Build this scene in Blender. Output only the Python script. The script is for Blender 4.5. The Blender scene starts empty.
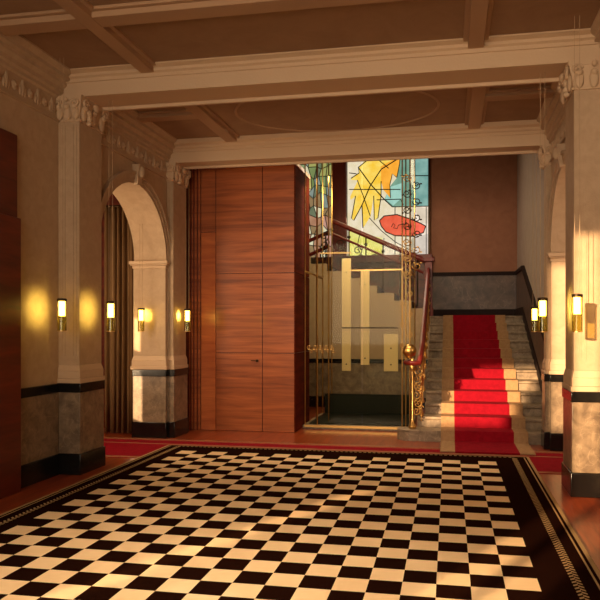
import bpy, bmesh, math, random
from mathutils import Vector, Matrix
random.seed(7)
C = bpy.context.scene.collection
S = bpy.context.scene
PI = math.pi

# ------------------------------------------------------------------ camera, sun, lights, exposure
FPX, YAW, YH, CXP, HC = 663.586, 0.1831, 328.537, 326.23, 1.6
cam = bpy.data.cameras.new('camera'); cam_o = bpy.data.objects.new('camera', cam); C.objects.link(cam_o)
cam_o.location = (0, 0, HC); cam_o.rotation_euler = (PI/2, 0, YAW)
cam.sensor_width = 36; cam.lens = FPX/600*36
cam.shift_x = (300-CXP)/600; cam.shift_y = (YH-300)/600
cam.clip_start = .05; cam.clip_end = 200
S.camera = cam_o
S.view_settings.view_transform = 'Standard'; S.view_settings.look = 'None'
S.view_settings.gamma = 1; S.view_settings.use_curve_mapping = False
S.view_settings.exposure = 0.0

w = bpy.data.worlds.new('world'); S.world = w; w.use_nodes = True
bg = w.node_tree.nodes['Background']; bg.inputs[0].default_value = (1, .72, .48, 1); bg.inputs[1].default_value = .12

SUNK, SUNE = .51, .20                                   # sideways and downward travel per metre of depth
def sun(strength, color):
    l = bpy.data.lights.new('sun', 'SUN'); o = bpy.data.objects.new('sun', l); C.objects.link(o)
    l.energy = strength; l.color = color; l.angle = math.radians(.9)
    o.rotation_euler = Vector((SUNK, 1, -SUNE)).to_track_quat('-Z', 'Y').to_euler(); o.location = (-6, -8, 6)
def area(name, loc, direc, sx, sy, power, color, spread=PI):
    l = bpy.data.lights.new(name, 'AREA'); o = bpy.data.objects.new(name, l); C.objects.link(o)
    l.shape = 'RECTANGLE'; l.size = sx; l.size_y = sy; l.energy = power; l.color = color; l.spread = spread
    o.location = loc; o.rotation_euler = Vector(direc).to_track_quat('-Z', 'Y').to_euler()
    return o
sun(11.5, (1, .68, .38))
area('front_fill', (-1.9, -.3, 2.7), (.07, 1, .02), 3.6, 3.2, 66, (1, .79, .58), math.radians(88))  # added soft fill from behind the camera for beams and pilasters
area('right_pilaster_fill', (.6, -.3, 3.1), (.11, 1, .06), 1.2, 2.2, 9, (1, .76, .52), math.radians(50))  # added fill aimed to brighten the right pilaster
area('hall_overhead_fill', (-1.4, 4.0, 4.35), (0, .12, -1), 3.4, 4.6, 68, (1, .78, .55), math.radians(52))  # unseen fill under the ceiling, added to brighten the carpet
area('far_bay_fill', (-1.4, 8.2, 4.2), (0, .25, -1), 3.4, 1.6, 32, (1, .78, .54), math.radians(90))  # added overhead fill for the back carpet rows and partition
area('daylight_stair_window', (-1.3, 14.3, 4.6), (.3, -1, -1.1), 1.8, 1.8, 40, (1, .70, .48))
area('daylight_left_alcove', (-5.4, 7.15, 2.2), (1, 1.3, 0), .9, 2.6, 68, (1, .72, .45))
area('right_alcove_light', (2.6, 7.5, 2.4), (-.6, 1, 0), .7, 2.2, 24, (1, .68, .45))  # area light in the right alcove, aimed at the arch pier
area('lift_panel_fill', (-1.5, 10.9, 4.2), (0, .6, -1), 1.2, .6, 60, (1, .80, .52))  # added to brighten the pale panels; the lift has no lamp

# ------------------------------------------------------------------ helpers
def lin(c):
    return tuple(((v/255)/12.92 if v/255 <= .04045 else ((v/255+.055)/1.055)**2.4) for v in c) + (1,)
def mat(name, col, rough=.6, metal=0, spec=.5, noise=None, bump=None, coat=0):
    """noise = (colour2, scale xyz, detail, lo, hi); bump = (scale, strength)"""
    m = bpy.data.materials.new(name); m.use_nodes = True
    nt = m.node_tree; b = nt.nodes['Principled BSDF']
    b.inputs['Base Color'].default_value = lin(col); b.inputs['Roughness'].default_value = rough
    b.inputs['Metallic'].default_value = metal; b.inputs['Specular IOR Level'].default_value = spec
    b.inputs['Coat Weight'].default_value = coat; b.inputs['Coat Roughness'].default_value = .12
    tc = nt.nodes.new('ShaderNodeTexCoord')
    if noise:
        c2, sc, det, lo, hi = noise
        mp = nt.nodes.new('ShaderNodeMapping'); mp.inputs['Scale'].default_value = sc
        n = nt.nodes.new('ShaderNodeTexNoise'); n.inputs['Scale'].default_value = 1; n.inputs['Detail'].default_value = det
        n.inputs['Roughness'].default_value = .6; n.inputs['Distortion'].default_value = .6
        r = nt.nodes.new('ShaderNodeValToRGB')
        r.color_ramp.elements[0].position = lo; r.color_ramp.elements[0].color = lin(col)
        r.color_ramp.elements[1].position = hi; r.color_ramp.elements[1].color = lin(c2)
        nt.links.new(tc.outputs['Object'], mp.inputs[0]); nt.links.new(mp.outputs[0], n.inputs[0])
        nt.links.new(n.outputs[0], r.inputs[0]); nt.links.new(r.outputs[0], b.inputs['Base Color'])
    if bump:
        n2 = nt.nodes.new('ShaderNodeTexNoise'); n2.inputs['Scale'].default_value = bump[0]; n2.inputs['Detail'].default_value = 4
        bp = nt.nodes.new('ShaderNodeBump'); bp.inputs['Strength'].default_value = bump[1]; bp.inputs['Distance'].default_value = .01
        nt.links.new(tc.outputs['Object'], n2.inputs[0]); nt.links.new(n2.outputs[0], bp.inputs['Height'])
        nt.links.new(bp.outputs[0], b.inputs['Normal'])
    return m
def marble(name, c1, c2, vein, rough=.3, scale=3.0):
    m = mat(name, c1, rough, noise=(c2, (scale, scale, scale), 8, .35, .68))
    nt = m.node_tree; b = nt.nodes['Principled BSDF']
    old = b.inputs['Base Color'].links[0].from_socket
    tc = nt.nodes.new('ShaderNodeTexCoord')
    n = nt.nodes.new('ShaderNodeTexNoise'); n.inputs['Scale'].default_value = scale*.7; n.inputs['Detail'].default_value = 5; n.inputs['Distortion'].default_value = .9
    r = nt.nodes.new('ShaderNodeValToRGB'); e = r.color_ramp.elements
    e[0].position = .485; e[0].color = (0, 0, 0, 1); e[1].position = .515; e[1].color = (0, 0, 0, 1)
    k = e.new(.5); k.color = (.28, .28, .28, 1)
    mx = nt.nodes.new('ShaderNodeMix'); mx.data_type = 'RGBA'; mx.inputs['B'].default_value = lin(vein)
    nt.links.new(tc.outputs['Object'], n.inputs[0]); nt.links.new(n.outputs[0], r.inputs[0])
    nt.links.new(r.outputs[0], mx.inputs['Factor']); nt.links.new(old, mx.inputs['A']); nt.links.new(mx.outputs['Result'], b.inputs['Base Color'])
    return m
def emit(name, col, s):
    m = bpy.data.materials.new(name); m.use_nodes = True; nt = m.node_tree; nt.nodes.clear()
    e = nt.nodes.new('ShaderNodeEmission'); o = nt.nodes.new('ShaderNodeOutputMaterial')
    e.inputs[0].default_value = lin(col); e.inputs[1].default_value = s; nt.links.new(e.outputs[0], o.inputs[0])
    return m
def glass(name, tint, gl=.5, lo=.03):
    m = bpy.data.materials.new(name); m.use_nodes = True; nt = m.node_tree; nt.nodes.clear()
    t = nt.nodes.new('ShaderNodeBsdfTransparent'); t.inputs[0].default_value = lin(tint)
    g = nt.nodes.new('ShaderNodeBsdfGlossy'); g.inputs['Roughness'].default_value = .03; g.inputs[0].default_value = (.9, .9, .85, 1)
    lw = nt.nodes.new('ShaderNodeLayerWeight'); lw.inputs[0].default_value = .35
    mr = nt.nodes.new('ShaderNodeMapRange'); mr.inputs[1].default_value = .14; mr.inputs[3].default_value = lo; mr.inputs[4].default_value = gl
    mx = nt.nodes.new('ShaderNodeMixShader'); o = nt.nodes.new('ShaderNodeOutputMaterial')
    nt.links.new(lw.outputs['Fresnel'], mr.inputs[0]); nt.links.new(mr.outputs[0], mx.inputs[0])
    nt.links.new(t.outputs[0], mx.inputs[1]); nt.links.new(g.outputs[0], mx.inputs[2]); nt.links.new(mx.outputs[0], o.inputs[0])
    return m

M = dict(
    plaster=mat('cream_plaster', (186, 158, 126), .75, noise=((174, 146, 114), (9, 9, 9), 5, .35, .7), bump=(60, .25)),
    stucco=mat('cream_moulding', (198, 168, 134), .7, bump=(40, .2)),
    ceil=mat('ceiling_paint', (150, 116, 84), .85, noise=((138, 104, 74), (3, 3, 3), 4, .3, .7)),
    stairwall=mat('rosy_brown_plaster', (156, 106, 80), .8, noise=((144, 96, 72), (5, 5, 5), 5, .35, .7)),
    stairside=mat('grey_plaster', (164, 148, 136), .8, noise=((152, 136, 124), (5, 5, 5), 5, .35, .7)),
    dado=marble('dark_brown_marble', (62, 43, 33), (98, 74, 58), (140, 114, 94), .4, 4),
    ceil2=mat('ceiling_beam_paint', (166, 130, 96), .8),
    marble=marble('brown_grey_marble', (104, 86, 68), (150, 128, 102), (190, 166, 138), .3, 8),
    step=marble('stair_marble', (108, 90, 70), (160, 138, 112), (196, 174, 146), .5, 7),
    black=mat('black_stone', (16, 13, 11), .22, noise=((30, 25, 20), (6, 6, 6), 5, .5, .8)),
    wood=mat('reddish_veneer', (104, 48, 24), .32, noise=((196, 110, 60), (.8, 3, 13), 7, .24, .76), coat=.2),
    wood2=mat('reflection_strip_moulding_veneer', (166, 80, 42), .32, noise=((214, 124, 66), (1.2, 3, 9), 6, .3, .75), coat=.2),
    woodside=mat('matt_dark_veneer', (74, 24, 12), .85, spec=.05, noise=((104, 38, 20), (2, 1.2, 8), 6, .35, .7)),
    wooddark=mat('dark_red_veneer', (78, 22, 11), .35, noise=((116, 40, 20), (2, 1.2, 8), 6, .35, .7), coat=.06),
    darkrail=mat('dark_rail', (30, 13, 10), .65, spec=.2),
    mahog=mat('mahogany', (88, 18, 14), .4, noise=((122, 34, 22), (12, 3, 3), 5, .3, .7), coat=.1),
    floor=mat('red_brown_parquet', (116, 44, 19), .28, noise=((166, 74, 34), (16, 1.5, 4), 6, .3, .72), coat=.25),
    black_pile=mat('black_carpet_pile', (36, 17, 10), .9, spec=.0, bump=(300, 1.0)),
    cream_pile=mat('cream_carpet_pile', (236, 204, 158), .85, spec=.2, noise=((226, 190, 142), (2.4, 2.4, 2.4), 4, .3, .7), bump=(400, .3)),
    tan_pile=mat('tan_carpet_pile', (166, 134, 92), .9, spec=.1),
    red_pile=mat('red_carpet_pile', (142, 13, 30), .92, spec=.1, noise=((124, 9, 24), (14, 14, 14), 5, .35, .7), bump=(300, .4)),
    border_pile=mat('beige_carpet_border', (172, 136, 98), .92, spec=.1, noise=((152, 118, 84), (20, 20, 20), 4, .3, .7), bump=(300, .4)),
    brass=mat('brass', (206, 164, 96), .3, 1),
    bronze=mat('dark_bronze', (58, 42, 26), .4, .8),
    iron=mat('wrought_iron', (38, 28, 20), .5, .5),
    cord=mat('cord', (176, 146, 110), .5),
    panel=mat('pale_lift_panel', (238, 208, 150), .5),
    curtain=mat('brown_curtain', (134, 104, 72), .9, spec=.1, noise=((116, 88, 58), (8, 8, 2), 4, .3, .7)),
    lead=mat('lead_came', (36, 32, 30), .6),
    lift_glass=glass('lift_glass', (247, 247, 236), .12, .005),
    lift_green=mat('dark_green_glass_panel', (15, 20, 12), .5, spec=.2),
    lamp_glass=glass('pendant_glass', (236, 232, 188), .55, .05),
    lamp=emit('lit_frosted_tube', (255, 218, 130), 20),
)
nb = M['black_pile'].node_tree.nodes['Principled BSDF']
nb.inputs['Sheen Weight'].default_value = .0; nb.inputs['Sheen Roughness'].default_value = .35; nb.inputs['Sheen Tint'].default_value = (.8, .36, .2, 1)
ORG = {}
class MB:
    def __init__(s): s.bm = bmesh.new(); s.mi = 0
    def face(s, vs):
        f = s.bm.faces.new(vs); f.material_index = s.mi; return f
    def poly(s, pts, mi=None):
        f = s.face([s.bm.verts.new(p) for p in pts]); return f
    def box(s, x0, x1, y0, y1, z0, z1):
        v = [s.bm.verts.new((x, y, z)) for x in (x0, x1) for y in (y0, y1) for z in (z0, z1)]
        for q in ((0, 1, 3, 2), (4, 6, 7, 5), (0, 4, 5, 1), (2, 3, 7, 6), (0, 2, 6, 4), (1, 5, 7, 3)): s.face([v[i] for i in q])
        return s
    def frust(s, a, b, z0, z1):                          # a, b = (x0,x1,y0,y1) at the two heights
        v = [s.bm.verts.new((x, y, z)) for (r, z) in ((a, z0), (b, z1)) for x in r[:2] for y in r[2:]]
        for q in ((0, 1, 3, 2), (4, 6, 7, 5), (0, 4, 5, 1), (2, 3, 7, 6), (0, 2, 6, 4), (1, 5, 7, 3)): s.face([v[i] for i in q])
        return s
    def prism(s, pts, ax, a0, a1):                       # 2-D polygon swept along an axis (the other two axes in order)
        def P(p, t):
            if ax == 'x': return (t, p[0], p[1])
            if ax == 'y': return (p[0], t, p[1])
            return (p[0], p[1], t)
        A = [s.bm.verts.new(P(p, a0)) for p in pts]; B = [s.bm.verts.new(P(p, a1)) for p in pts]
        n = len(pts); s.face(A); s.face(B[::-1])
        for i in range(n): s.face([A[i], B[i], B[(i+1) % n], A[(i+1) % n]])
        return s
    def lathe(s, prof, cx, cy, seg=16):
        rings = []
        for r, z in prof:
            r = max(r, .0005)
            rings.append([s.bm.verts.new((cx+r*math.cos(2*PI*k/seg), cy+r*math.sin(2*PI*k/seg), z)) for k in range(seg)])
        for a, b in zip(rings, rings[1:]):
            for k in range(seg): s.face([a[k], a[(k+1) % seg], b[(k+1) % seg], b[k]])
        s.face(rings[0][::-1]); s.face(rings[-1])
        return s
    def tube(s, pts, r, seg=8, rz=None, closed=False):
        pts = [Vector(p) for p in pts]; n = len(pts); rings = []
        rr = r if isinstance(r, (list, tuple)) else [r]*n
        up = Vector((0, 0, 1)); last = None
        for i, p in enumerate(pts):
            if closed: d = (pts[(i+1) % n]-pts[i-1]).normalized()
            else: d = (pts[min(i+1, n-1)]-pts[max(i-1, 0)]).normalized()
            if last is None:
                q = up if abs(d.z) < .9 else Vector((1, 0, 0))
                a = d.cross(q).normalized()
            else: a = (last - d*last.dot(d)).normalized()
            last = a; b = d.cross(a)
            rings.append([s.bm.verts.new(p + a*rr[i]*math.cos(2*PI*k/seg) + b*rr[i]*(rz or 1)*math.sin(2*PI*k/seg)) for k in range(seg)])
        pairs = list(zip(rings, rings[1:])) + ([(rings[-1], rings[0])] if closed else [])
        for a, b in pairs:
            for k in range(seg): s.face([a[k], a[(k+1) % seg], b[(k+1) % seg], b[k]])
        if not closed: s.face(rings[0][::-1]); s.face(rings[-1])
        return s
    def ball(s, c, r, seg=12):
        r = r if isinstance(r, tuple) else (r, r, r)
        n0 = len(s.bm.verts)
        g = bmesh.ops.create_uvsphere(s.bm, u_segments=seg, v_segments=max(6, seg//2), radius=1)
        for v in g['verts']: v.co = Vector((v.co.x*r[0]+c[0], v.co.y*r[1]+c[1], v.co.z*r[2]+c[2]))
        for v in g['verts']:
            for f in v.link_faces: f.material_index = s.mi
        return s
    def build(s, name, m, parent=None, bevel=0, smooth=True):
        bmesh.ops.recalc_face_normals(s.bm, faces=s.bm.faces[:])
        me = bpy.data.meshes.new(name); o = bpy.data.objects.new(name, me); C.objects.link(o)
        org = ORG.get(parent.name, Vector((0, 0, 0))) if parent else Vector((0, 0, 0))
        for v in s.bm.verts: v.co -= org
        s.bm.to_mesh(me); s.bm.free()
        for x in (m if isinstance(m, list) else [m]): me.materials.append(x)
        if smooth:
            me.polygons.foreach_set('use_smooth', [True]*len(me.polygons)); me.set_sharp_from_angle(angle=math.radians(38))
        if bevel:
            b = o.modifiers.new('bevel', 'BEVEL'); b.width = bevel; b.segments = 2; b.limit_method = 'ANGLE'
        if parent: o.parent = parent; ORG[o.name] = org
        return o
def tag(o, label=None, cat=None, group=None, kind=None):
    if label: o['label'] = label
    if cat: o['category'] = cat
    if group: o['group'] = group
    if kind: o['kind'] = kind
    return o
def thing(name, label, cat, loc, group=None, kind=None):
    o = bpy.data.objects.new(name, None); C.objects.link(o); o.location = loc; o.empty_display_size = .1
    ORG[o.name] = Vector(loc)
    return tag(o, label, cat, group, kind)
def struct(o, label, cat): return tag(o, label, cat, None, 'structure')
def spiral(c, r0, turns, a0, n=22, plane='xz', flip=1, rend=.15):
    out = []
    for i in range(n):
        t = i/(n-1); r = r0*(1-t*(1-rend)); a = a0+flip*turns*2*PI*t
        d = (r*math.cos(a), r*math.sin(a))
        out.append((c[0]+d[0], c[1], c[2]+d[1]) if plane == 'xz' else (c[0], c[1]+d[0], c[2]+d[1]))
    return out

XL, XR, BL, BR = -4.23, 1.50, -4.08, 1.33           # wall planes: near bay left/right, arch bay left/right
CEN = -1.405
# ------------------------------------------------------------------ setting: floor, ceilings, walls
struct(MB().box(-9.2, 3.6, -.9, 15.2, -.12, 0).build('floor', M['floor']), 'red brown polished parquet floor around the chequered carpet', 'floor')

# unseen wall added behind the camera, openings cut to shape the sun patches
YF = -.6
op = [(-2.56, -2.28, .50, 3.95), (-2.18, -1.85, .50, 3.6), (-4.52, -4.32, .70, 1.46), (-5.72, -4.55, 2.28, 3.36), (-3.66, -3.25, 2.2, 4.38)]
def wall_with_openings(x0, x1, z0, z1, y0, y1, ops):
    xs = sorted({x0, x1, *[v for o_ in ops for v in o_[:2]]}); b = MB()
    for a_, b_ in zip(xs, xs[1:]):
        mid = (a_+b_)/2; cuts = sorted([(o_[2], o_[3]) for o_ in ops if o_[0] <= mid <= o_[1]]); z = z0
        for c0, c1 in cuts:
            if c0 > z: b.box(a_, b_, y0, y1, z, c0)
            z = max(z, c1)
        if z < z1: b.box(a_, b_, y0, y1, z, z1)
    return b
struct(wall_with_openings(-9.2, 3.6, 0, 4.9, YF-.06, YF, op).build('wall_front_gobo', M['plaster']), 'unseen cream plaster wall behind the viewer, cut to shape the sun patches', 'wall')

struct(MB().box(-4.5, XL, 5.0, 6.7, 0, 4.56).build('wall_left', M['plaster']), 'cream plaster left wall ahead of the near pilaster', 'wall')
struct(MB().box(XR, XR+.3, -.6, 6.7, 0, 4.56).build('wall_right', M['plaster']), 'cream plaster right wall at the edge of view', 'wall')

def arch_pts(y0, y1, ya, yb, zs, ztop, n=28):
    r = (yb-ya)/2; c = (ya+yb)/2
    pts = [(y0, 0), (ya, 0), (ya, zs)] + [(c-r*math.cos(PI*i/n), zs+r*math.sin(PI*i/n)) for i in range(1, n)] + [(yb, zs), (9.17, zs), (9.17, 0), (y1, 0), (y1, ztop), (y0, ztop)]
    return pts
YA, YB, ZS = 7.22, 9.1, 2.57
struct(MB().prism(arch_pts(7.16, 9.66, YA, YB, ZS, 4.5), 'x', BL, -4.56).build('wall_left_arch', M['plaster']), 'left wall pierced by a round arch', 'wall')
struct(MB().prism(arch_pts(7.16, 9.4, YA, YB, ZS, 4.5), 'x', BR, 1.8).build('wall_right_arch', M['plaster']), 'right wall pierced by a round arch behind the near pilaster', 'wall')
# alcoves behind the arches
b = wall_with_openings(5.6, 9.9, 0, 4.5, -5.68, -5.6, [(6.64, 7.07, .68, 1.44), (6.70, 7.05, 1.70, 2.2)])
for v in b.bm.verts: v.co = (v.co.y, v.co.x, v.co.z)
struct(b.build('wall_alcove_left', M['plaster']), 'plaster wall of the left alcove', 'wall')
struct(MB().box(-5.68, -4.56, 9.85, 9.93, 0, 4.5).build('wall_alcove_left_end', M['wooddark']), 'dark red veneer end wall of the left alcove', 'wall')
struct(MB().box(3.2, 3.3, 6.7, 9.5, 0, 4.5).box(1.8, 3.2, 9.4, 9.5, 0, 4.5).build('wall_alcove_right', M['plaster']), 'plaster walls of the right alcove', 'wall')
# stairwell shell
YW = 14.7
struct(MB().box(-4.9, 1.7, YW+.1, YW+.25, 0, 6.2).build('wall_back', M['stairwall']), 'tall plaster back wall of the stairwell', 'wall')
struct(MB().box(1.44, 1.7, 9.4, 15.0, 0, 6.2).build('wall_stairwell_right', M['stairside']), 'plaster wall on the right of the marble stairs', 'wall')
struct(MB().box(-4.9, -4.56, 9.93, 15.0, 0, 6.2).build('wall_stairwell_left', M['plaster']), 'plaster wall hidden left of the lift', 'wall')
struct(MB().box(-4.9, 1.7, 9.47, 9.6, 4.35, 6.2).build('wall_stairwell_front', M['plaster']), 'wall over the far beam facing the stairwell', 'wall')
struct(MB().box(-4.9, 1.7, 9.47, 15.0, 6.2, 6.3).build('ceiling_stairwell', M['ceil']), 'high stairwell ceiling', 'ceiling')

# ceilings
struct(MB().box(-9.2, 3.6, -.7, 7.0, 4.41, 4.6).build('ceiling', M['ceil']), 'coffered ceiling of the near bay', 'ceiling')
struct(MB().box(-5.7, 3.3, 7.0, 9.5, 4.345, 4.56).build('ceiling_far_bay', M['ceil']), 'ceiling of the far bay with the oval ring', 'ceiling')
def cof(name, label, x0, x1, y0, y1, z, zt, axis):
    b = MB()
    b.box(x0, x1, y0, y1, z, zt)
    e = .045                                             # stepped moulding where the beam meets the panel
    if axis == 'x': b.box(x0, x1, y0-e, y1+e, zt-.03, zt)
    else: b.box(x0-e, x1+e, y0, y1, zt-.03, zt)
    return struct(b.build(name, M['ceil2'], bevel=.006), label, 'ceiling beam')
n = 1
for (xa, xb) in ((-3.24, -3.09), (.18, .33)):
    cof('trim_%d' % n, 'coffer beam running in depth on the %s of the near ceiling' % ('left' if xa < -1 else 'right'), xa, xb, -.5, 6.62, 4.33, 4.415, 'y'); n += 1
for y in (5.36, 3.3, 1.3):
    cof('trim_%d' % n, 'cross coffer beam of the near ceiling', XL, XR, y, y+.2, 4.334, 4.414, 'x'); n += 1
for (xa, xb) in ((-3.15, -2.98), (.25, .41)):
    cof('trim_%d' % n, 'coffer beam running in depth on the %s of the far ceiling' % ('left' if xa < -1 else 'right'), xa, xb, 7.0, 9.15, 4.275, 4.35, 'y'); n += 1
for (xa, xb) in ((BL, -3.15), (.41, BR)):
    cof('trim_%d' % n, 'short cross coffer beam on the %s of the far ceiling' % ('left' if xa < -1 else 'right'), xa, xb, 7.88, 8.05, 4.279, 4.349, 'x'); n += 1
b = MB(); b.tube([(CEN+1.28*math.cos(2*PI*i/72), 8.22+.86*math.sin(2*PI*i/72), 4.345) for i in range(72)], .016, 8, closed=True)
struct(b.build('trim_%d' % n, M['ceil2']), 'thin oval moulding ring on the far ceiling', 'ceiling ring'); n += 1

# main cross beams: profile in (y,z) swept along x
def beam(name, label, y0, y1, z0, z1, x0, x1):
    L = [(0, .15), (.018, .155), (.018, .19), (.045, .205), (.045, .235), (.10, .255), (.10, z1-z0)]
    p = [(y0, z0)] + [(y0-a_, z0+c_) for a_, c_ in L] + [(y1+a_, z0+c_) for a_, c_ in L[::-1]] + [(y1, z0-.03), (y1-.035, z0-.03), (y1-.05, z0)]
    return struct(MB().prism(p, 'x', x0, x1).build(name, M['stucco']), label, 'ceiling beam')
beam('trim_20', 'broad cream ceiling beam nearest the viewer', 6.65, 7.08, 4.14, 4.44, XL-.02, XR+.02)
beam('trim_21', 'second cream ceiling beam in front of the stairwell', 9.17, 9.47, 4.03, 4.37, BL-.02, BR+.1)

# wall cornices with relief frieze (profile along x from the wall, swept in y)
def cornice(name, label, xw, s, y0, y1, ztop, zfr):
    P = [(0, zfr), (.03, zfr), (.03, zfr+.02), (.012, zfr+.03), (.012, zfr+.25), (.035, zfr+.265), (.035, zfr+.30), (.06, zfr+.315), (.06, zfr+.36), (.10, zfr+.39), (.10, zfr+.43), (.15, ztop-.10), (.15, ztop-.06), (.20, ztop-.02), (.20, ztop), (0, ztop)]
    b = MB(); b.prism([(xw+s*q[0], q[1]) for q in P], 'y', y0, y1)
    y = y0+.1; k = 0
    while y < y1-.06:                                   # relief: alternating palmettes and rosettes
        zc = zfr+.135
        if k % 2 == 0:
            b.ball((xw+s*.014, y, zc+.01), (.022, .026, .085), 8)
            for q in (-1, 1): b.ball((xw+s*.014, y+q*.038, zc-.015), (.016, .016, .055), 8)
        else:
            b.ball((xw+s*.014, y, zc), (.02, .05, .05), 8); b.ball((xw+s*.03, y, zc), (.012, .018, .018), 8)
        y += .125; k += 1
    return struct(b.build(name, M['plaster']), label, 'cornice')
cornice('trim_22', 'relief cornice along the near left wall', XL, 1, 4.9, 6.66, 4.41, 3.87)
cornice('trim_23', 'relief cornice along the near right wall', XR, -1, 2.0, 6.66, 4.41, 3.87)
cornice('trim_24', 'relief cornice over the left arch', BL, 1, 7.1, 9.18, 4.345, 3.79)
cornice('trim_25', 'relief cornice over the right arch', BR, -1, 7.1, 9.18, 4.345, 3.79)

# archivolt, keystone and impost blocks
def arch_trim(name, label, xw, s):
    c = (YA+YB)/2; r = (YB-YA)/2; b = MB()
    for ra, rb, d in ((r, r+.05, .02), (r+.05, r+.11, .035), (r+.11, r+.15, .055)):
        N = 30
        for i in range(N):
            a0, a1 = PI*i/N, PI*(i+1)/N
            pts = [(c-q*math.cos(t), ZS+q*math.sin(t)) for q, t in ((ra, a0), (rb, a0), (rb, a1), (ra, a1))]
            b.prism(pts, 'x', xw, xw+s*d)
    b.frust((min(xw, xw+s*.06), max(xw, xw+s*.06), c-.05, c+.05), (min(xw, xw+s*.1), max(xw, xw+s*.1), c-.08, c+.08), ZS+r-.02, ZS+r+.24)
    b.ball((xw+s*.09, c, ZS+r+.15), (.05, .05, .08), 10)
    return struct(b.build(name, M['plaster']), label, 'moulding')
arch_trim('trim_26', 'arch moulding with keystone on the left arch', BL, 1)
arch_trim('trim_27', 'arch moulding with keystone on the right arch', BR, -1)

def stepped(b, x0, x1, y0, y1, z0):
    """sloped plaster plinth between the black band and the shaft"""
    for e, a_, c_ in ((.035, 0, .05), (.02, .05, .13)):
        b.box(x0-e, x1+e, y0-e, y1+e, z0+a_, z0+c_)
    b.frust((x0-.02, x1+.02, y0-.02, y1+.02), (x0+.001, x1-.001, y0+.001, y1-.001), z0+.13, z0+.2)
def jamb(name, label, x0, x1, y0, y1):
    t = thing(name, label, 'pier', ((x0+x1)/2, (y0+y1)/2, 0))
    MB().box(x0-.02, x1+.02, y0-.02, y1, 0, .23).build('base', M['black'], t, bevel=.008)
    MB().box(x0-.005, x1+.005, y0-.005, y1, .23, .9).build('marble_facing', M['marble'], t)
    MB().box(x0-.015, x1+.015, y0-.015, y1, .9, 1.0).build('band', M['black'], t, bevel=.006)
    b = MB(); stepped(b, x0, x1, y0, y1, 1.0); b.build('plinth', M['stucco'], t, bevel=.006)
    MB().box(x0, x1, y0, y1, 1.2, ZS-.09).build('shaft', M['plaster'], t)
    b = MB()
    for e, a_, c_ in ((.015, -.09, -.05), (.035, -.05, -.03), (.05, -.03, .02)): b.box(x0-e, x1+e, y0-e, y1, ZS+a_, ZS+c_)
    b.build('impost', M['stucco'], t, bevel=.008)
jamb('arch_pier', 'cream pier with marble foot carrying the far end of the left arch', -4.57, BL+.012, YB-.012, 9.168)
jamb('arch_pier', 'cream pier behind the near right pilaster, carrying the right arch', BR-.012, 1.81, YB-.012, 9.168)

# pilasters
def pilaster(label, x0, x1, y0, y1, ztop, s):
    t = thing('pilaster', label, 'pilaster', ((x0+x1)/2, (y0+y1)/2, 0))
    def sx(e): return (x0-(e if s < 0 else 0), x1+(e if s > 0 else 0), y0-e, y1+e)
    MB().box(*sx(.035), 0, .23).build('base', M['black'], t, bevel=.008)
    MB().box(*sx(.02), .23, .9).build('marble_facing', M['marble'], t, bevel=.006)
    MB().box(*sx(.03), .9, 1.0).build('band', M['black'], t, bevel=.006)
    b = MB()
    for e, a_, c_ in ((.03, 1.0, 1.05), (.018, 1.05, 1.13)): b.box(*sx(e), a_, c_)
    b.frust(sx(.018), sx(0), 1.13, 1.2); b.build('plinth', M['stucco'], t, bevel=.006)
    b = MB(); b.box(x0, x1, y0, y1, 1.2, ztop-.25)
    xf = x1 if s > 0 else x0
    for f in (.16, .30, .70, .84):                       # raised vertical fillets on the front
        xx = x0+(x1-x0)*f; b.box(xx-.008, xx+.008, y0-.006, y0+.01, 1.3, ztop-.3)
    b.build('shaft', M['plaster'], t)
    b = MB()
    b.box(*sx(.02), ztop-.27, ztop-.245)
    b.frust(sx(.0), sx(.05), ztop-.245, ztop-.05)
    b.box(*sx(.06), ztop-.05, ztop+.0)
    xs = [x0+(x1-x0)*q for q in (.12, .5, .88)]
    for i, xx in enumerate(xs):                          # acanthus leaves and volutes on the front
        b.ball((xx, y0-.03, ztop-.18), (.045, .03, .085), 8); b.ball((xx, y0-.055, ztop-.12), (.035, .025, .03), 8)
    ys = [y0+(y1-y0)*q for q in (.1, .5, .9)]
    for yy in ys:
        b.ball((xf+s*.03, yy, ztop-.18), (.03, .055, .085), 8); b.ball((xf+s*.055, yy, ztop-.12), (.025, .045, .03), 8)
    b.tube(spiral((x0+.02, y0-.06, ztop-.085), .05, 1.6, 0), .013, 6); b.tube(spiral((x1-.02, y0-.06, ztop-.085), .05, 1.6, PI, flip=-1), .013, 6)
    b.tube(spiral((xf+s*.065, y0+.03, ztop-.085), .055, 1.6, 0, plane='yz'), .014, 6); b.tube(spiral((xf+s*.065, y1-.03, ztop-.085), .055, 1.6, PI, plane='yz', flip=-1), .014, 6)
    b.ball(((x0+x1)/2, y0-.065, ztop-.045), .03, 8); b.ball((xf+s*.07, (y0+y1)/2, ztop-.06), (.03, .06, .045), 8)
    for zz, rr in ((-.16, .05), (-.22, .035), (-.27, .025)):   # hanging leaf swag on the hall side
        b.ball((xf+s*.05, y0+.24*(y1-y0), ztop+zz), (.035, rr, rr), 8)
    b.build('capital', M['stucco'], t)
    return t
pilaster('near left pilaster with carved capital beside the dark wood wall panel', XL, -3.98, 6.65, 7.12, 4.14, 1)
pilaster('sunlit near right pilaster at the right edge of the view', 1.17, XR+.02, 6.65, 7.12, 4.14, -1)
pilaster('far left pilaster between the left arch and the wooden partition', BL, -3.98, 9.17, 9.64, 4.03, 1)
pilaster('far right pilaster at the foot of the stairs', 1.265, BR+.03, 9.17, 9.4, 4.03, -1)

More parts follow.
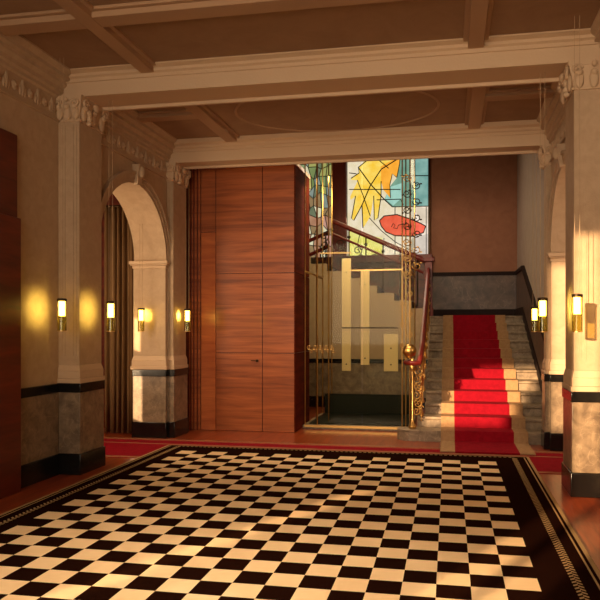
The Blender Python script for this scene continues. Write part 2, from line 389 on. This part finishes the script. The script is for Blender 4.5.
# wainscot on the near left wall
b = MB().box(XL, XL+.02, 5.0, 6.62, .23, .9); struct(b.build('baseboard_left', M['marble']), 'marble wainscot on the near left wall', 'wainscot')
struct(MB().box(XL, XL+.035, 5.0, 6.615, 0, .23).box(XL, XL+.03, 5.0, 6.62, .9, 1.0).build('trim_28', M['black'], bevel=.006), 'black stone skirting and band on the near left wall', 'skirting')

# ------------------------------------------------------------------ floor coverings
T, X0, Y0 = .2091, -3.4236, 8.1537
b = MB(); xo0, xo1, yo1, yo0 = -3.775, .90+.07, 8.53, 1.6
b.mi = 0; b.box(xo0, xo1, yo0, 7.6, 0, .010); b.box(xo0, xo1, 7.6, yo1, .0064, .010)
def quad(x0, x1, y0, y1, z=.0112): b.poly([(x0, y0, z), (x1, y0, z), (x1, y1, z), (x0, y1, z)])
b.mi = 1
for r in range(31):
    for c in range(19):
        if (r+c) % 2 == 0: quad(X0+c*T, X0+(c+1)*T, Y0-(r+1)*T, Y0-r*T)
b.mi = 2
for s_ in (0, 1):
    def qx(a_, c_, y0, y1):                               # mirrored strips measured from the right edge
        if s_: quad(a_, c_, y0, y1)
        else: quad(2*-1.4025-c_, 2*-1.4025-a_, y0, y1)
    qx(.937, .968, yo0, yo1); qx(.900, .914, yo0, yo1-.05)
    y = yo0
    while y < yo1-.12:
        for sg in (0, 1):
            xa, xb = (.755, .785) if sg else (.785, .815)
            if not s_: xa, xb = -2.805-xb, -2.805-xa
            sh = .02 if (sg == s_) else -.0
            z = .0112; b.poly([(xa, y, z), (xb, y+(.022 if sg else -.022), z), (xb, y+.024+(.022 if sg else -.022), z), (xa, y+.024, z)])
        y += .05
quad(xo0, xo1, yo1-.022, yo1)
x = -3.6
while x < .76:
    quad(x, x+.035, yo1-.085, yo1-.06); x += .06
car = b.build('checkered_carpet', [M['black_pile'], M['cream_pile'], M['tan_pile']], smooth=False)
tag(car, 'large black and cream chequered carpet with dashed border filling the hall floor', 'carpet')

b = MB(); b.mi = 0; b.box(-5.55, 3.1, 7.62, 8.98, 0, .005); b.mi = 1
for y in (7.64, 8.94, 8.6): b.box(-5.55, 3.1, y, y+.025, .004, .0062)
for y in (7.70, 8.88): b.box(-5.55, 3.1, y, y+.012, .004, .0062)
tag(b.build('carpet_runner', [M['red_pile'], M['tan_pile']], smooth=False), 'long red carpet runner crossing under both arches behind the chequered carpet', 'carpet')

# ------------------------------------------------------------------ staircase
R_, G_, YS = .154, .3455, 9.5
SXL, SXR = -.36, 1.43
st = thing('staircase', 'grey marble flight of stairs rising to a landing at the back right', 'staircase', (.5, YS, 0))
def nose(y0, y1, z0, z1): return [(y0, z0), (y0, z1-.045), (y0-.018, z1-.035), (y0-.018, z1), (y1, z1), (y1, z0)]
for k in range(1, 12):
    y0 = YS+(k-1)*G_
    b = MB()
    if k == 1:                                            # curtail step with a rounded left end
        pts = [(SXR, y0), (SXR, y0+G_+.02), (-.55, y0+G_+.02)] + [(-.55+.19*math.cos(t), y0+.17+.19*math.sin(t)) for t in [PI/2+PI*i/10 for i in range(11)]]
        b.prism(pts, 'z', 0, R_)
        b.prism([(p[0], p[1]-.012) if p[0] > -.5 and p[1] < y0+.1 else p for p in pts], 'z', R_-.04, R_+.0005)
    else:
        xl = -.46 if k == 2 else SXL
        b.prism(nose(y0, y0+G_+.02, (k-1)*R_, k*R_), 'x', xl, SXR)
        b.box(xl+.01, SXR, y0+.01, y0+G_+.01, 0, (k-1)*R_)
    b.build('step', M['step'], st, bevel=.006)
YL = YS+11*G_; ZL = 12*R_
b = MB(); b.prism(nose(YL, YW+.08, ZL-R_, ZL), 'x', SXL, SXR); b.box(SXL, SXR, YL+.01, YW+.08, 0, ZL-R_); b.build('landing', M['step'], st, bevel=.006)
# upper flight rising to the left along the back wall; its stringer wall shows behind the lift
pts = [(SXL, 0), (SXL, ZL)]
x, z = SXL-.03, ZL
for i in range(11):
    pts += [(x, z), (x, z+R_)]; z += R_; x -= G_
pts += [(x, z), (x, 0)]
MB().prism(pts, 'y', YL, YL+.12).build('upper_flight_wall', M['plaster'], st)
b = MB(); x, z = SXL-.03, ZL
for i in range(10): b.box(x-G_, x, YL+.12, YW+.08, z-.1, z+R_); x -= G_; z += R_
b.build('upper_flight_steps', M['bronze'], st)
xq = x
tag(MB().box(xq, SXL, YL-.015, YL, 0, .22).box(xq, SXL, YL-.015, YL, .90, .985).build('stringer_bands', M['black'], st))
MB().box(xq, SXL, YL-.01, YL, .22, .90).build('stringer_marble', M['marble'], st)

# carpet down the stairs
def strip_profile(t):
    o_ = [(8.66, .012), (YS-.03, .012)]
    top = [(8.66, .012+t), (YS-.03-t, .012+t)]
    for k in range(1, 13):
        y0 = YS+(k-1)*G_-.020
        o_ += [(y0, k*R_+.001)]; top += [(y0-t, (k*R_)+t)]
        if k < 12: o_ += [(y0+G_, k*R_+.001)]; top += [(y0+G_-t, k*R_+t)]
    o_ += [(YL+.9, ZL+.001)]; top += [(YL+.9, ZL+t)]
    return o_, top
o_, top = strip_profile(.014)
b = MB()
for mi, xa, xb in ((1, -.115, .075), (0, .075, .88), (1, .88, 1.07)):
    b.mi = mi
    for i in range(len(o_)-1):
        b.prism([o_[i], top[i], top[i+1], o_[i+1]], 'x', xa, xb)
bmesh.ops.remove_doubles(b.bm, verts=b.bm.verts, dist=.0001)
tag(b.build('stair_carpet', [M['red_pile'], M['border_pile']], smooth=False), 'red stair carpet with beige borders running down the marble steps', 'carpet')

# dado on the stair wall and landing
b = MB()
def sl(y): return R_+(y-YS)*R_/G_
yt = YL+.1
pts = [(YS, sl(YS)), (yt, ZL), (YW+.1, ZL), (YW+.1, ZL+.92), (yt, ZL+.92), (YS, sl(YS)+.88)]
b.prism(pts, 'x', 1.415, 1.445); b.box(-.36, 1.43, YW+.06, YW+.1, ZL, ZL+.92)
struct(b.build('baseboard_stairs', M['dado']), 'marble dado along the stair wall and landing', 'wainscot')
b = MB()
for za, zb, xo in ((.90, .98, 1.385), (-.02, .17, 1.395)):
    b.prism([(YS-.1, sl(YS)+za-.05), (yt, ZL+za), (YW+.1, ZL+za), (YW+.1, ZL+zb), (yt, ZL+zb), (YS-.1, sl(YS)+zb-.05)], 'x', xo, 1.44)
    b.box(-.36, 1.42, YW+(.02 if za > .5 else .04), YW+.1, ZL+max(za, 0), ZL+zb)
struct(b.build('trim_29', M['darkrail']), 'dark red rail and skirting along the stair wall', 'dado rail')

# balustrade of the lower flight
bl = thing('stair_balustrade', 'mahogany handrail on brass balusters at the left of the lower stairs', 'railing', (-.42, YS, R_))
XB = -.40
path = []
for i in range(9):                                        # scroll at the foot
    t = i/8; a = PI*1.9*(1-t); path.append((XB-.12+.10*math.cos(a), YS+.16+.10*math.sin(a), 1.10+.02*t))
for k in range(0, 12):
    y = YS+.30+k*G_*.985; path.append((XB, y, sl(y)+.93+(.06 if k == 0 else 0)))
path += [(XB, YL+.02, ZL+1.04)]
MB().tube(path, .044, 10, rz=.8).build('handrail', M['mahog'], bl)
b = MB(); b.lathe([(.045, R_), (.06, R_+.03), (.03, R_+.08), (.017, R_+.12), (.017, .98), (.04, 1.0), (.05, 1.06), (.03, 1.12), (.03, 1.17)], XB-.12, YS+.16, 14)
nw = b.build('newel_post', M['brass'], bl)
MB().ball((XB-.16, YS+.1, 1.28), .10, 18).lathe([(.03, 1.17), (.05, 1.185), (.04, 1.2)], XB-.16, YS+.1, 12).build('finial', M['brass'], bl)
b = MB(); b.box(XB-.075, XB+.075, YL-.02, YL+.13, ZL, ZL+1.08); b.box(XB-.11, XB+.11, YL-.055, YL+.165, ZL+1.08, ZL+1.16); b.box(XB-.09, XB+.09, YL-.035, YL+.145, ZL, ZL+.16)
b.build('upper_newel', M['mahog'], bl, bevel=.01)
for k in range(1, 12):
    y = YS+(k-1)*G_+.42 if k > 1 else YS+.40
    z0 = R_*(k+1) if k > 1 else R_*2; z0 = min(z0, ZL)
    if k == 11: y = YL-.06; z0 = 11*R_
    zt = sl(y)+.91
    MB().lathe([(.028, z0), (.032, z0+.03), (.013, z0+.08), (.011, (z0+zt)/2-.04), (.022, (z0+zt)/2), (.011, (z0+zt)/2+.04), (.011, zt-.06), (.02, zt-.04), (.014, zt)], XB, y, 10).build('baluster', M['brass'], bl)
for k in range(0, 10):                                    # wrought scroll panels between the balusters
    y = YS+.40+(k+.55)*G_ if k else YS+.28
    z = sl(y)+.15 if k else R_*2-.06
    s0 = MB()
    for j, (dz, rr, fl) in enumerate(((.08, .075, 1), (.24, .085, -1), (.42, .085, 1), (.58, .075, -1))):
        s0.tube(spiral((XB, y, z+dz), rr, 1.4, PI/2 if j % 2 else -PI/2, plane='yz', flip=fl), .009, 6)
        s0.tube(spiral((XB-.05 if k == 0 else XB, y-.02, z+dz+.06), rr*.7, 1.1, PI, plane='xz', flip=-fl), .008, 6)
    s0.build('scroll', M['brass'], bl)

for j in range(6):                                        # open scrollwork between the newel and the first baluster
    z = .40+j*.115; fl = 1 if j % 2 else -1
    s0 = MB(); s0.tube(spiral((-.45+fl*.02, YS+.22, z), .072, 1.5, PI/2, plane='xz', flip=fl), .010, 6); s0.tube(spiral((-.45-fl*.045, YS+.22, z+.055), .04, 1.2, 0, plane='xz', flip=-fl), .008, 6)
    s0.build('scroll', M['brass'], bl)

# railing of the upper flight
ur = thing('upper_railing', 'dark handrail with iron scrollwork climbing left in front of the stained glass', 'railing', (-1.3, YL+.06, ZL))
def ul(x): return ZL+R_+(SXL-.03-x)*R_/G_
MB().tube([(-.42, YL+.06, ZL+1.07), (-.6, YL+.06, ul(-.6)+.92), (-2.35, YL+.06, ul(-2.35)+.92)], .05, 10).build('handrail', M['mahog'], ur)
MB().tube([(-.5, YL+.06, ul(-.5)+.66), (-2.35, YL+.06, ul(-2.35)+.66)], .025, 8).build('lower_rail', M['mahog'], ur)
for i in range(6):
    x = -.62-i*G_
    MB().tube([(x, YL+.06, ul(x)-.06), (x, YL+.06, ul(x)+.92)], .014, 8).ball((x, YL+.06, ul(x)+.74), .035, 8).build('baluster', M['bronze'], ur)
    for dz in (.14, .36, .54):
        b = MB(); b.tube(spiral((x-.17, YL+.06, ul(x-.17)+dz), .10, 1.5, PI*dz*3, flip=1 if i % 2 else -1), .010, 6); b.tube(spiral((x-.10, YL+.06, ul(x-.1)+dz+.08), .06, 1.2, PI, flip=-1), .009, 6)
        b.build('scroll', M['iron'], ur)
ul2 = thing('return_railing', 'dark handrail sloping left behind the lift frame', 'railing', (-2.9, YL+.06, ZL+1.6))
for dz in (0, -.3):
    MB().tube([(-2.5, YL+.4, 3.62+dz), (-3.35, YL+.4, 3.26+dz)], .04, 8).build('handrail', M['mahog'], ul2)
for i in range(5):
    x = -2.55-i*.18; z = 3.6-(i*.18)*.42
    MB().tube([(x, YL+.4, z-1.0), (x, YL+.4, z)], .012, 6).build('baluster', M['bronze'], ul2)

# ------------------------------------------------------------------ stained glass
def px(x, y, Y):                                          # a point of the window plane
    u = (x-CXP)/FPX; v = -(y-YH)/FPX
    r = (u*math.cos(YAW)-math.sin(YAW), u*math.sin(YAW)+math.cos(YAW), v)
    return (r[0]*Y/r[1], HC+r[2]*Y/r[1])
def wp(c): return px(340+c[0]/5.45, 150+c[1]/5.45, YW)
def stained(name, c, s, c2=None):
    m = emit(name, c, s); nt = m.node_tree; e = nt.nodes['Emission']
    tc = nt.nodes.new('ShaderNodeTexCoord'); nz = nt.nodes.new('ShaderNodeTexNoise'); nz.inputs['Scale'].default_value = 5; nz.inputs['Detail'].default_value = 4
    r = nt.nodes.new('ShaderNodeValToRGB'); r.color_ramp.elements[0].position = .35; r.color_ramp.elements[1].position = .65
    r.color_ramp.elements[0].color = lin(c); r.color_ramp.elements[1].color = lin(c2 or tuple(min(255, v+18) for v in c))
    nt.links.new(tc.outputs['Object'], nz.inputs[0]); nt.links.new(nz.outputs[0], r.inputs[0]); nt.links.new(r.outputs[0], e.inputs[0])
    return m
ES = 1.2
w1 = thing('window_1', 'bright stained glass window with yellow leaves and a red oval over the landing', 'window', (-1.35, YW, 3.2), kind='structure')
x0, x1 = -2.25, -.44; zb, zt = 3.2, 5.75
MB().box(x0, x1, YW+.02, YW+.03, zb, zt).build('clear_pane', stained('white_glass', (236, 222, 212), ES, (224, 208, 184)), w1)
def pane(name, pts, m, d, solid=True):
    MB().prism([wp(p) for p in pts], 'y', YW+.02-d, YW+.02-d+.004).build(name, m, w1, smooth=False)
pane('teal_pane', [(330, -60), (482, -60), (482, 305), (285, 310), (240, 270), (262, 225), (278, 190), (310, 150)], stained('teal_glass', (104, 146, 138), ES, (128, 166, 156)), .004)
pane('blue_pane', [(275, 200), (335, 180), (335, 262), (290, 302), (245, 265)], stained('blue_glass', (150, 196, 198), ES), .008)
pane('yellow_pane', [(100, 95), (140, 55), (150, -60), (330, -60), (325, 75), (310, 150), (285, 130), (272, 185), (275, 262), (235, 215), (224, 170), (224, 250), (207, 370), (187, 382), (184, 250), (166, 362), (125, 425), (120, 300), (75, 385), (63, 372), (85, 250), (58, 272), (55, 255), (97, 165), (60, 162), (62, 150), (105, 125)], stained('yellow_glass', (246, 196, 62), ES, (250, 220, 120)), .012)
pane('orange_pane', [(222, 90), (300, 45), (325, 40), (325, 75), (310, 150), (285, 130), (272, 190), (275, 262), (235, 215), (224, 165)], stained('orange_glass', (240, 160, 52), ES), .016)
pane('red_oval_pane', [(215, 385), (240, 360), (310, 352), (380, 375), (440, 400), (467, 415), (455, 450), (400, 470), (300, 467), (250, 447), (225, 415)], stained('red_glass', (222, 88, 66), ES), .014)
pane('green_pane', [(50, 430), (110, 450), (230, 480), (235, 590), (50, 590)], stained('lime_glass', (214, 204, 92), ES, (232, 226, 150)), .010)
pane('grey_pane', [(395, 480), (482, 455), (482, 590), (330, 590)], stained('grey_glass', (186, 174, 160), ES), .010)
pane('grey_pane', [(380, 90), (482, 320), (482, 400), (440, 398), (395, 300)][1:], stained('pale_grey_glass', (198, 182, 160), ES), .010)
b = MB()
def lead(pts, r=.011, d=.024):
    b.tube([(wp(p)[0], YW+.02-d, wp(p)[1]) for p in pts], r, 6)
lead([(50, 215), (330, 215)]); lead([(50, 125), (90, 130)]); lead([(330, 140), (482, 140)]); lead([(200, 272), (330, 268), (345, 300)]); lead([(285, 310), (482, 306)])
lead([(100, 95), (165, 185), (240, 268), (285, 310)], .014); lead([(320, 45), (225, 105), (165, 195), (120, 300), (125, 425)], .013)
lead([(95, 165), (130, 260), (165, 360)]); lead([(160, 370), (225, 440), (300, 500), (390, 550)], .01); lead([(300, 310), (300, 352)]); lead([(300, 468), (300, 590)], .01)
lead([(470, 310), (470, 590)], .009); lead([(150, 55), (100, 95), (105, 125), (60, 155)]); lead([(200, 45), (265, 100)]); lead([(385, -40), (385, 590)], .008)
lead([(215, 385), (225, 415), (250, 447), (300, 467), (400, 470), (455, 450), (467, 415), (440, 400), (380, 375), (310, 352), (240, 360), (215, 385)], .014)
lead([(184, 250), (187, 382), (207, 370), (224, 250), (224, 170)], .011); lead([(85, 250), (63, 372), (75, 385), (120, 300)], .011); lead([(110, 450), (95, 520), (120, 590)], .009)
lead([(280, 420), (290, 400), (300, 410), (292, 425), (312, 428), (318, 410), (335, 405)], .009); lead([(240, 480), (232, 590)], .009); lead([(310, 150), (325, 75), (330, 0)], .01); lead([(275, 262), (272, 190), (285, 130), (310, 150)], .01)
b.build('lead_lines', M['lead'], w1)
b = MB(); b.box(x0-.04, x0+.01, YW-.02, YW+.1, zb, zt); b.box(x1-.012, x1+.03, YW-.02, YW+.1, zb, zt); b.box(x0, x1, YW-.02, YW+.1, zt, zt+.05); b.build('window_frame', M['bronze'], w1)
MB().box(-2.5, -.36, YW-.12, YW+.1, 3.06, 3.22).build('window_sill', M['mahog'], w1, bevel=.008)

w2 = thing('window_2', 'narrow muted stained glass window seen through the lift frame', 'window', (-2.9, YW, 3.2), kind='structure')
cols = [(150, 150, 92), (112, 128, 84), (206, 198, 178), (120, 132, 134), (186, 140, 136), (164, 118, 98), (138, 112, 84), (196, 182, 120), (96, 106, 88)]
cm = [stained('muted_glass_%d' % i, c, 1.15) for i, c in enumerate(cols)]
rr = random.Random(3); b = MB(); nx, nz = 7, 11; X2, X3, Z2, Z3 = -3.5, -2.58, 3.2, 5.75
grid = [[(X2+(X3-X2)*i/nx+(rr.uniform(-.05, .05) if 0 < i < nx else 0), Z2+(Z3-Z2)*j/nz+(rr.uniform(-.09, .09) if 0 < j < nz else 0)) for j in range(nz+1)] for i in range(nx+1)]
pl = [[0, 1, 2, 7], [4, 5, 2, 6], [3, 1, 0, 2]]
for i in range(nx):
    for j in range(nz):
        b.mi = rr.choice([4, 4, 2, 6, 5] if j < 4 else ([6, 2, 3, 8] if j < 6 else [0, 1, 2, 3, 7, 8]))
        b.poly([(p[0], YW+.02, p[1]) for p in (grid[i][j], grid[i+1][j], grid[i+1][j+1], grid[i][j+1])])
b.build('muted_panes', cm, w2, smooth=False)
b = MB()
for i in range(nx+1): b.tube([(p[0], YW, p[1]) for p in grid[i]], .010, 5)
for j in range(nz+1): b.tube([(grid[i][j][0], YW, grid[i][j][1]) for i in range(nx+1)], .010, 5)
b.build('lead_lines', M['lead'], w2)
struct(MB().box(-2.58, -2.25, YW-.12, YW+.1, ZL, 6.2).build('trim_30', M['mahog']), 'dark red pier between the two stained glass windows', 'pier')
struct(MB().box(-4.56, -2.5, YW-.02, YW+.1, 0, 3.2).box(-2.5, -.36, YW+.05, YW+.1, 0, 3.1).build('trim_31', M['wooddark']), 'dark wall below the narrow window', 'wall panel')

# ------------------------------------------------------------------ wooden partition block
wp_ = thing('wooden_partition', 'tall reddish veneer partition between the far left pilaster and the lift', 'partition', (-3.2, 10.2, 0))
YP, XA, XB2, ZT = 9.95, -4.06, -2.34, 4.12
MB().box(-4.3, XB2-.01, YP+.03, 11.0, 0, ZT).build('carcass', M['wooddark'], wp_)
g = .006
seams = [XA, -3.86, -3.61, -2.85, XB2]
zs = [.0, 1.22, 2.46, ZT]
for i in range(4):
    zz = [0, ZT] if i in (0,) else ([0, 3.12, ZT] if i == 1 else zs)
    for j in range(len(zz)-1):
        if i == 2 and j == 0:
            d = MB().box(seams[i]+g, seams[i+1]-g, YP, YP+.028, .0+g, zz[1]-g).build('door', M['wood'], wp_)
            MB().ball((-2.93, YP-.025, 1.10), (.022, .02, .022), 10).tube([(-2.93, YP-.02, 1.10), (-2.93, YP+.005, 1.10)], .009, 8).tube([(-2.93, YP-.018, 1.10), (-3.03, YP-.018, 1.10)], .006, 8).build('door_handle', M['bronze'], d)
        else:
            MB().box(seams[i]+g, seams[i+1]-g, YP+(.004 if i == 1 else 0), YP+.028, zz[j]+g, zz[j+1]-g).build('panel', M['wood2'] if (i == 1 and j == 0) else M['wood'], wp_)  # paler lower strip has a bright reflection painted into its colour
for k, zz in enumerate(((0, 1.22), (1.22, 2.46), (2.46, ZT))):
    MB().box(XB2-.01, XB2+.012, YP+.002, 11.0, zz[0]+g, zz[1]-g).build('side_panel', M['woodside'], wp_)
for xx in (-4.03, -3.98, -3.92): MB().box(xx, xx+.018, YP-.012, YP+.01, 0, ZT).build('fillet', M['wooddark'], wp_)
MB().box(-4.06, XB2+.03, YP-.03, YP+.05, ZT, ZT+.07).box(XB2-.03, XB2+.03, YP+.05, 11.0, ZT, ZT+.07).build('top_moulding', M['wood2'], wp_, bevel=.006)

# dark wood panel on the near left wall
lp = thing('wood_wall_panel', 'dark red wood panelling at the far left edge of the hall', 'wall panel', (-4.18, 5.4, 0))
MB().box(-4.195, -4.13, 5.02, 5.86, 0, 2.68).build('lower_panel', M['wooddark'], lp, bevel=.006)
MB().box(-4.215, -4.17, 5.02, 5.86, 2.68, 3.5).build('upper_panel', M['wooddark'], lp, bevel=.006)

# curtain in the left alcove
b = MB(); N = 120; f0 = []
for i in range(N+1):
    t = i/N; x = -5.2+.60*t; y = 9.38+.055*math.sin(t*2*PI*6.5)+.018*math.sin(t*2*PI*15+1); f0.append((x, y))
vs = [[b.bm.verts.new((x+(.0 if z > .1 else 0), y+(.01*math.sin(8*x+z)), z)) for (x, y) in f0] for z in (.02, .8, 1.7, 2.6, 3.45)]
for r0, r1 in zip(vs, vs[1:]):
    for i in range(N): b.face([r0[i], r0[i+1], r1[i+1], r1[i]])
co = b.build('curtain', M['curtain']); sm = co.modifiers.new('thick', 'SOLIDIFY'); sm.thickness = .012
tag(co, 'long brown pleated curtain hanging inside the left arch', 'curtain')
t = thing('curtain_rail', 'thin dark rail holding the brown curtain in the left alcove', 'curtain rail', (-5.0, 9.38, 3.45))
MB().tube([(-5.6, 9.38, 3.47), (-4.57, 9.38, 3.47)], .018, 8).build('rod', M['bronze'], t)

# ------------------------------------------------------------------ glass lift
lf = thing('glass_lift', 'glass lift in a slim brass frame left of the stairs', 'lift', (-1.45, 11.1, 0))
LX0, LX1, LY0, LY1, LZ = -2.27, -.60, 10.4, 11.9, 5.6
def post(x, y, z0=.06, z1=LZ, r=.010): MB().tube([(x, y, z0), (x, y, z1)], r, 8).build('post', M['brass'], lf)
for x, y in ((LX0, LY0), (-2.07, LY0), (LX1, LY0), (-.72, LY0), (-.665, LY0+.02), (-2.1, LY1), (LX0, LY1), (LX1, LY1), (-1.95, LY0+.35), (-2.18, LY0+.5)): post(x, y)
MB().box(LX0-.03, LX1+.03, LY0-.05, LY1+.03, 0, .06).build('platform', M['step'], lf, bevel=.006)
MB().box(LX0, LX1, LY0-.058, LY0-.04, .03, .066).build('threshold', M['brass'], lf)
MB().box(-2.22, -.64, LY1-.06, LY1-.03, .06, .42).build('kick_panel', M['lift_green'], lf)
MB().box(-2.22, -.64, LY0+.1, LY1-.1, .06, .075).build('cabin_floor', M['lift_green'], lf)
for (x, xx, z) in ((-2.02, -1.52, 2.80), (-1.55, -.72, 2.52)):
    MB().box(x, xx, LY0-.012, LY0+.012, z-.008, z+.008).build('rail', M['brass'], lf)
for x, y0, y1 in ((LX1, LY0, LY1), (LX0, LY0, LY1)): MB().box(x-.012, x+.012, y0, y1, 2.5, 2.53).build('rail', M['brass'], lf)
MB().box(LX0+.01, -1.36, LY0-.004, LY0+.004, .07, LZ).build('glass_pane', M['lift_glass'], lf)
MB().box(-1.34, LX1-.01, LY0-.004, LY0+.004, .07, LZ).build('glass_pane', M['lift_glass'], lf)
MB().box(LX1-.004, LX1+.004, LY0+.02, LY1-.02, .07, LZ).build('glass_pane', M['lift_glass'], lf)
YQ = LY1-.1
for x, xx, z0, z1 in ((-1.895, -1.735, .84, 2.86), (-1.555, -1.40, .95, 2.64), (-1.14, -.89, .84, 1.50)):
    a_ = MB().box(x, xx, YQ-.02, YQ+.02, z0, z1).build('guide_panel', M['panel'], lf, bevel=.004)
    for zz in (z0+.12, z1-.25): MB().ball(((x+xx)/2, YQ-.022, zz), (.014, .006, .014), 8).build('screw', M['bronze'], a_)
MB().box(-1.90, -.89, YQ-.032, YQ-.022, 1.60, 1.625).build('rail', M['bronze'], lf)
for i in range(5):
    b = MB(); x = -2.2+i*.09
    b.tube(spiral((x, LY0-.02, 1.30), .042, 1.5, PI*i, flip=1 if i % 2 else -1), .008, 6); b.tube(spiral((x+.03, LY0-.02, 1.24), .03, 1.2, PI*i, flip=-1), .007, 6); b.build('scroll', M['brass'], lf)
rv = random.Random(5)
for i in range(13):                                       # brass foliage climbing the right front post
    z = 2.45+i*.125; s_ = 1 if i % 2 else -1
    b = MB(); b.tube(spiral((-.57+s_*.075, LY0-.02, z), .07, 1.3, 0 if s_ < 0 else PI, flip=s_), .008, 6)
    for q in range(3):
        b.ball((-.57+s_*(.04+.05*q), LY0-.025, z+rv.uniform(-.05, .05)), (.022, .006, .012), 6)
    b.build('leaf_scroll', M['bronze'] if 4 < i < 12 else M['brass'], lf)
for i in range(6):
    z = 1.35+i*.16
    b = MB(); b.tube(spiral((-.66+(.06 if i % 2 else -.05), LY0-.02, z), .055, 1.2, PI*i, flip=1 if i % 2 else -1), .007, 6); b.build('leaf_scroll', M['brass'], lf)

# ------------------------------------------------------------------ pendant lamps
def make_pendant(label):
    t = thing('pendant_lamp', label, 'pendant lamp', (0, 0, 0), 'glass tube pendant lamps')
    ORG[t.name] = Vector((0, 0, 0))
    H = .345
    MB().lathe([(.034, .165), (.034, H-.03)], 0, 0, 20).build('lit_tube', M['lamp'], t)
    # clear outer tube: open cylinder with wall thickness
    b = MB(); seg = 24; R1, R2 = .047, .043; ring = []
    for r, z in ((R1, .012), (R1, H-.02), (R2, H-.02), (R2, .012)): ring.append([b.bm.verts.new((r*math.cos(2*PI*k/seg), r*math.sin(2*PI*k/seg), z)) for k in range(seg)])
    for i in range(4):
        A, B = ring[i], ring[(i+1) % 4]
        for k in range(seg): b.face([A[k], A[(k+1) % seg], B[(k+1) % seg], B[k]])
    b.build('glass_tube', M['lamp_glass'], t)
    MB().lathe([(.050, H-.03), (.050, H-.005), (.043, H), (.012, H+.004)], 0, 0, 20).build('cap', M['bronze'], t)
    MB().lathe([(.043, .003), (.048, .005), (.048, .011), (.043, .013)], 0, 0, 20).build('base_ring', M['brass'], t)
    return t
def throw(t, d):                                          # the lamp's light thrown on the wall behind it
    l = bpy.data.lights.new('lamp_light', 'SPOT'); o = bpy.data.objects.new('lamp_light', l); C.objects.link(o)
    l.energy = 5.0; l.color = (1, .78, .16); l.spot_size = math.radians(112); l.spot_blend = .7; l.shadow_soft_size = .01
    o.parent = t; o.location = (d[0]*.062, d[1]*.062, .24); o.rotation_euler = Vector(d).to_track_quat('-Z', 'Y').to_euler()
def cords(t, z):
    for sx in (-.022, .022):
        o = MB().tube([(sx, 0, .34), (sx, 0, z)], .0026, 6).build('cord', M['cord'], None); o.parent = t
def dup(root, label):
    r = root.copy(); C.objects.link(r); r['label'] = label
    for ch in root.children:
        c = ch.copy(); C.objects.link(c); c.parent = r
    return r
spots = [(-3.95, 6.27, 1.567, 4.41, 'glass pendant lamp hanging left of the near left pilaster, by the dark wood panel'),
         (-3.70, 6.82, 1.56, 4.14, 'glass pendant lamp hanging just right of the near left pilaster'),
         (-4.37, 8.93, 1.55, 0, 'glass pendant lamp hanging inside the left arch in front of its pier'),
         (-3.84, 9.36, 1.55, 4.03, 'glass pendant lamp hanging between the left arch and wooden partition'),
         (1.13, 6.27, 1.565, 4.41, 'glass pendant lamp hanging in front of the sunlit right pilaster'),
         (.91, 6.85, 1.56, 4.14, 'nearer, bigger pendant lamp of the close pair between right pilaster and stairs'),
         (1.14, 9.36, 1.55, 4.03, 'smaller pendant lamp at the left of the close pair beside the stairs')]
proto = make_pendant(spots[0][4]); lamps = [proto]
for s_ in spots[1:]: lamps.append(dup(proto, s_[4]))
for t, (x, y, z, zt, l) in zip(lamps, spots):
    t.location = (x, y, z)
    if zt == 0: zt = ZS + math.sqrt(max(.01, ((YB-YA)/2)**2-(y-(YA+YB)/2)**2))+.01
    cords(t, zt-z)
    throw(t, (0, 1, 0) if x < -4.2 else ((-1, 0, 0) if x < -1 else (1, 0, 0)))
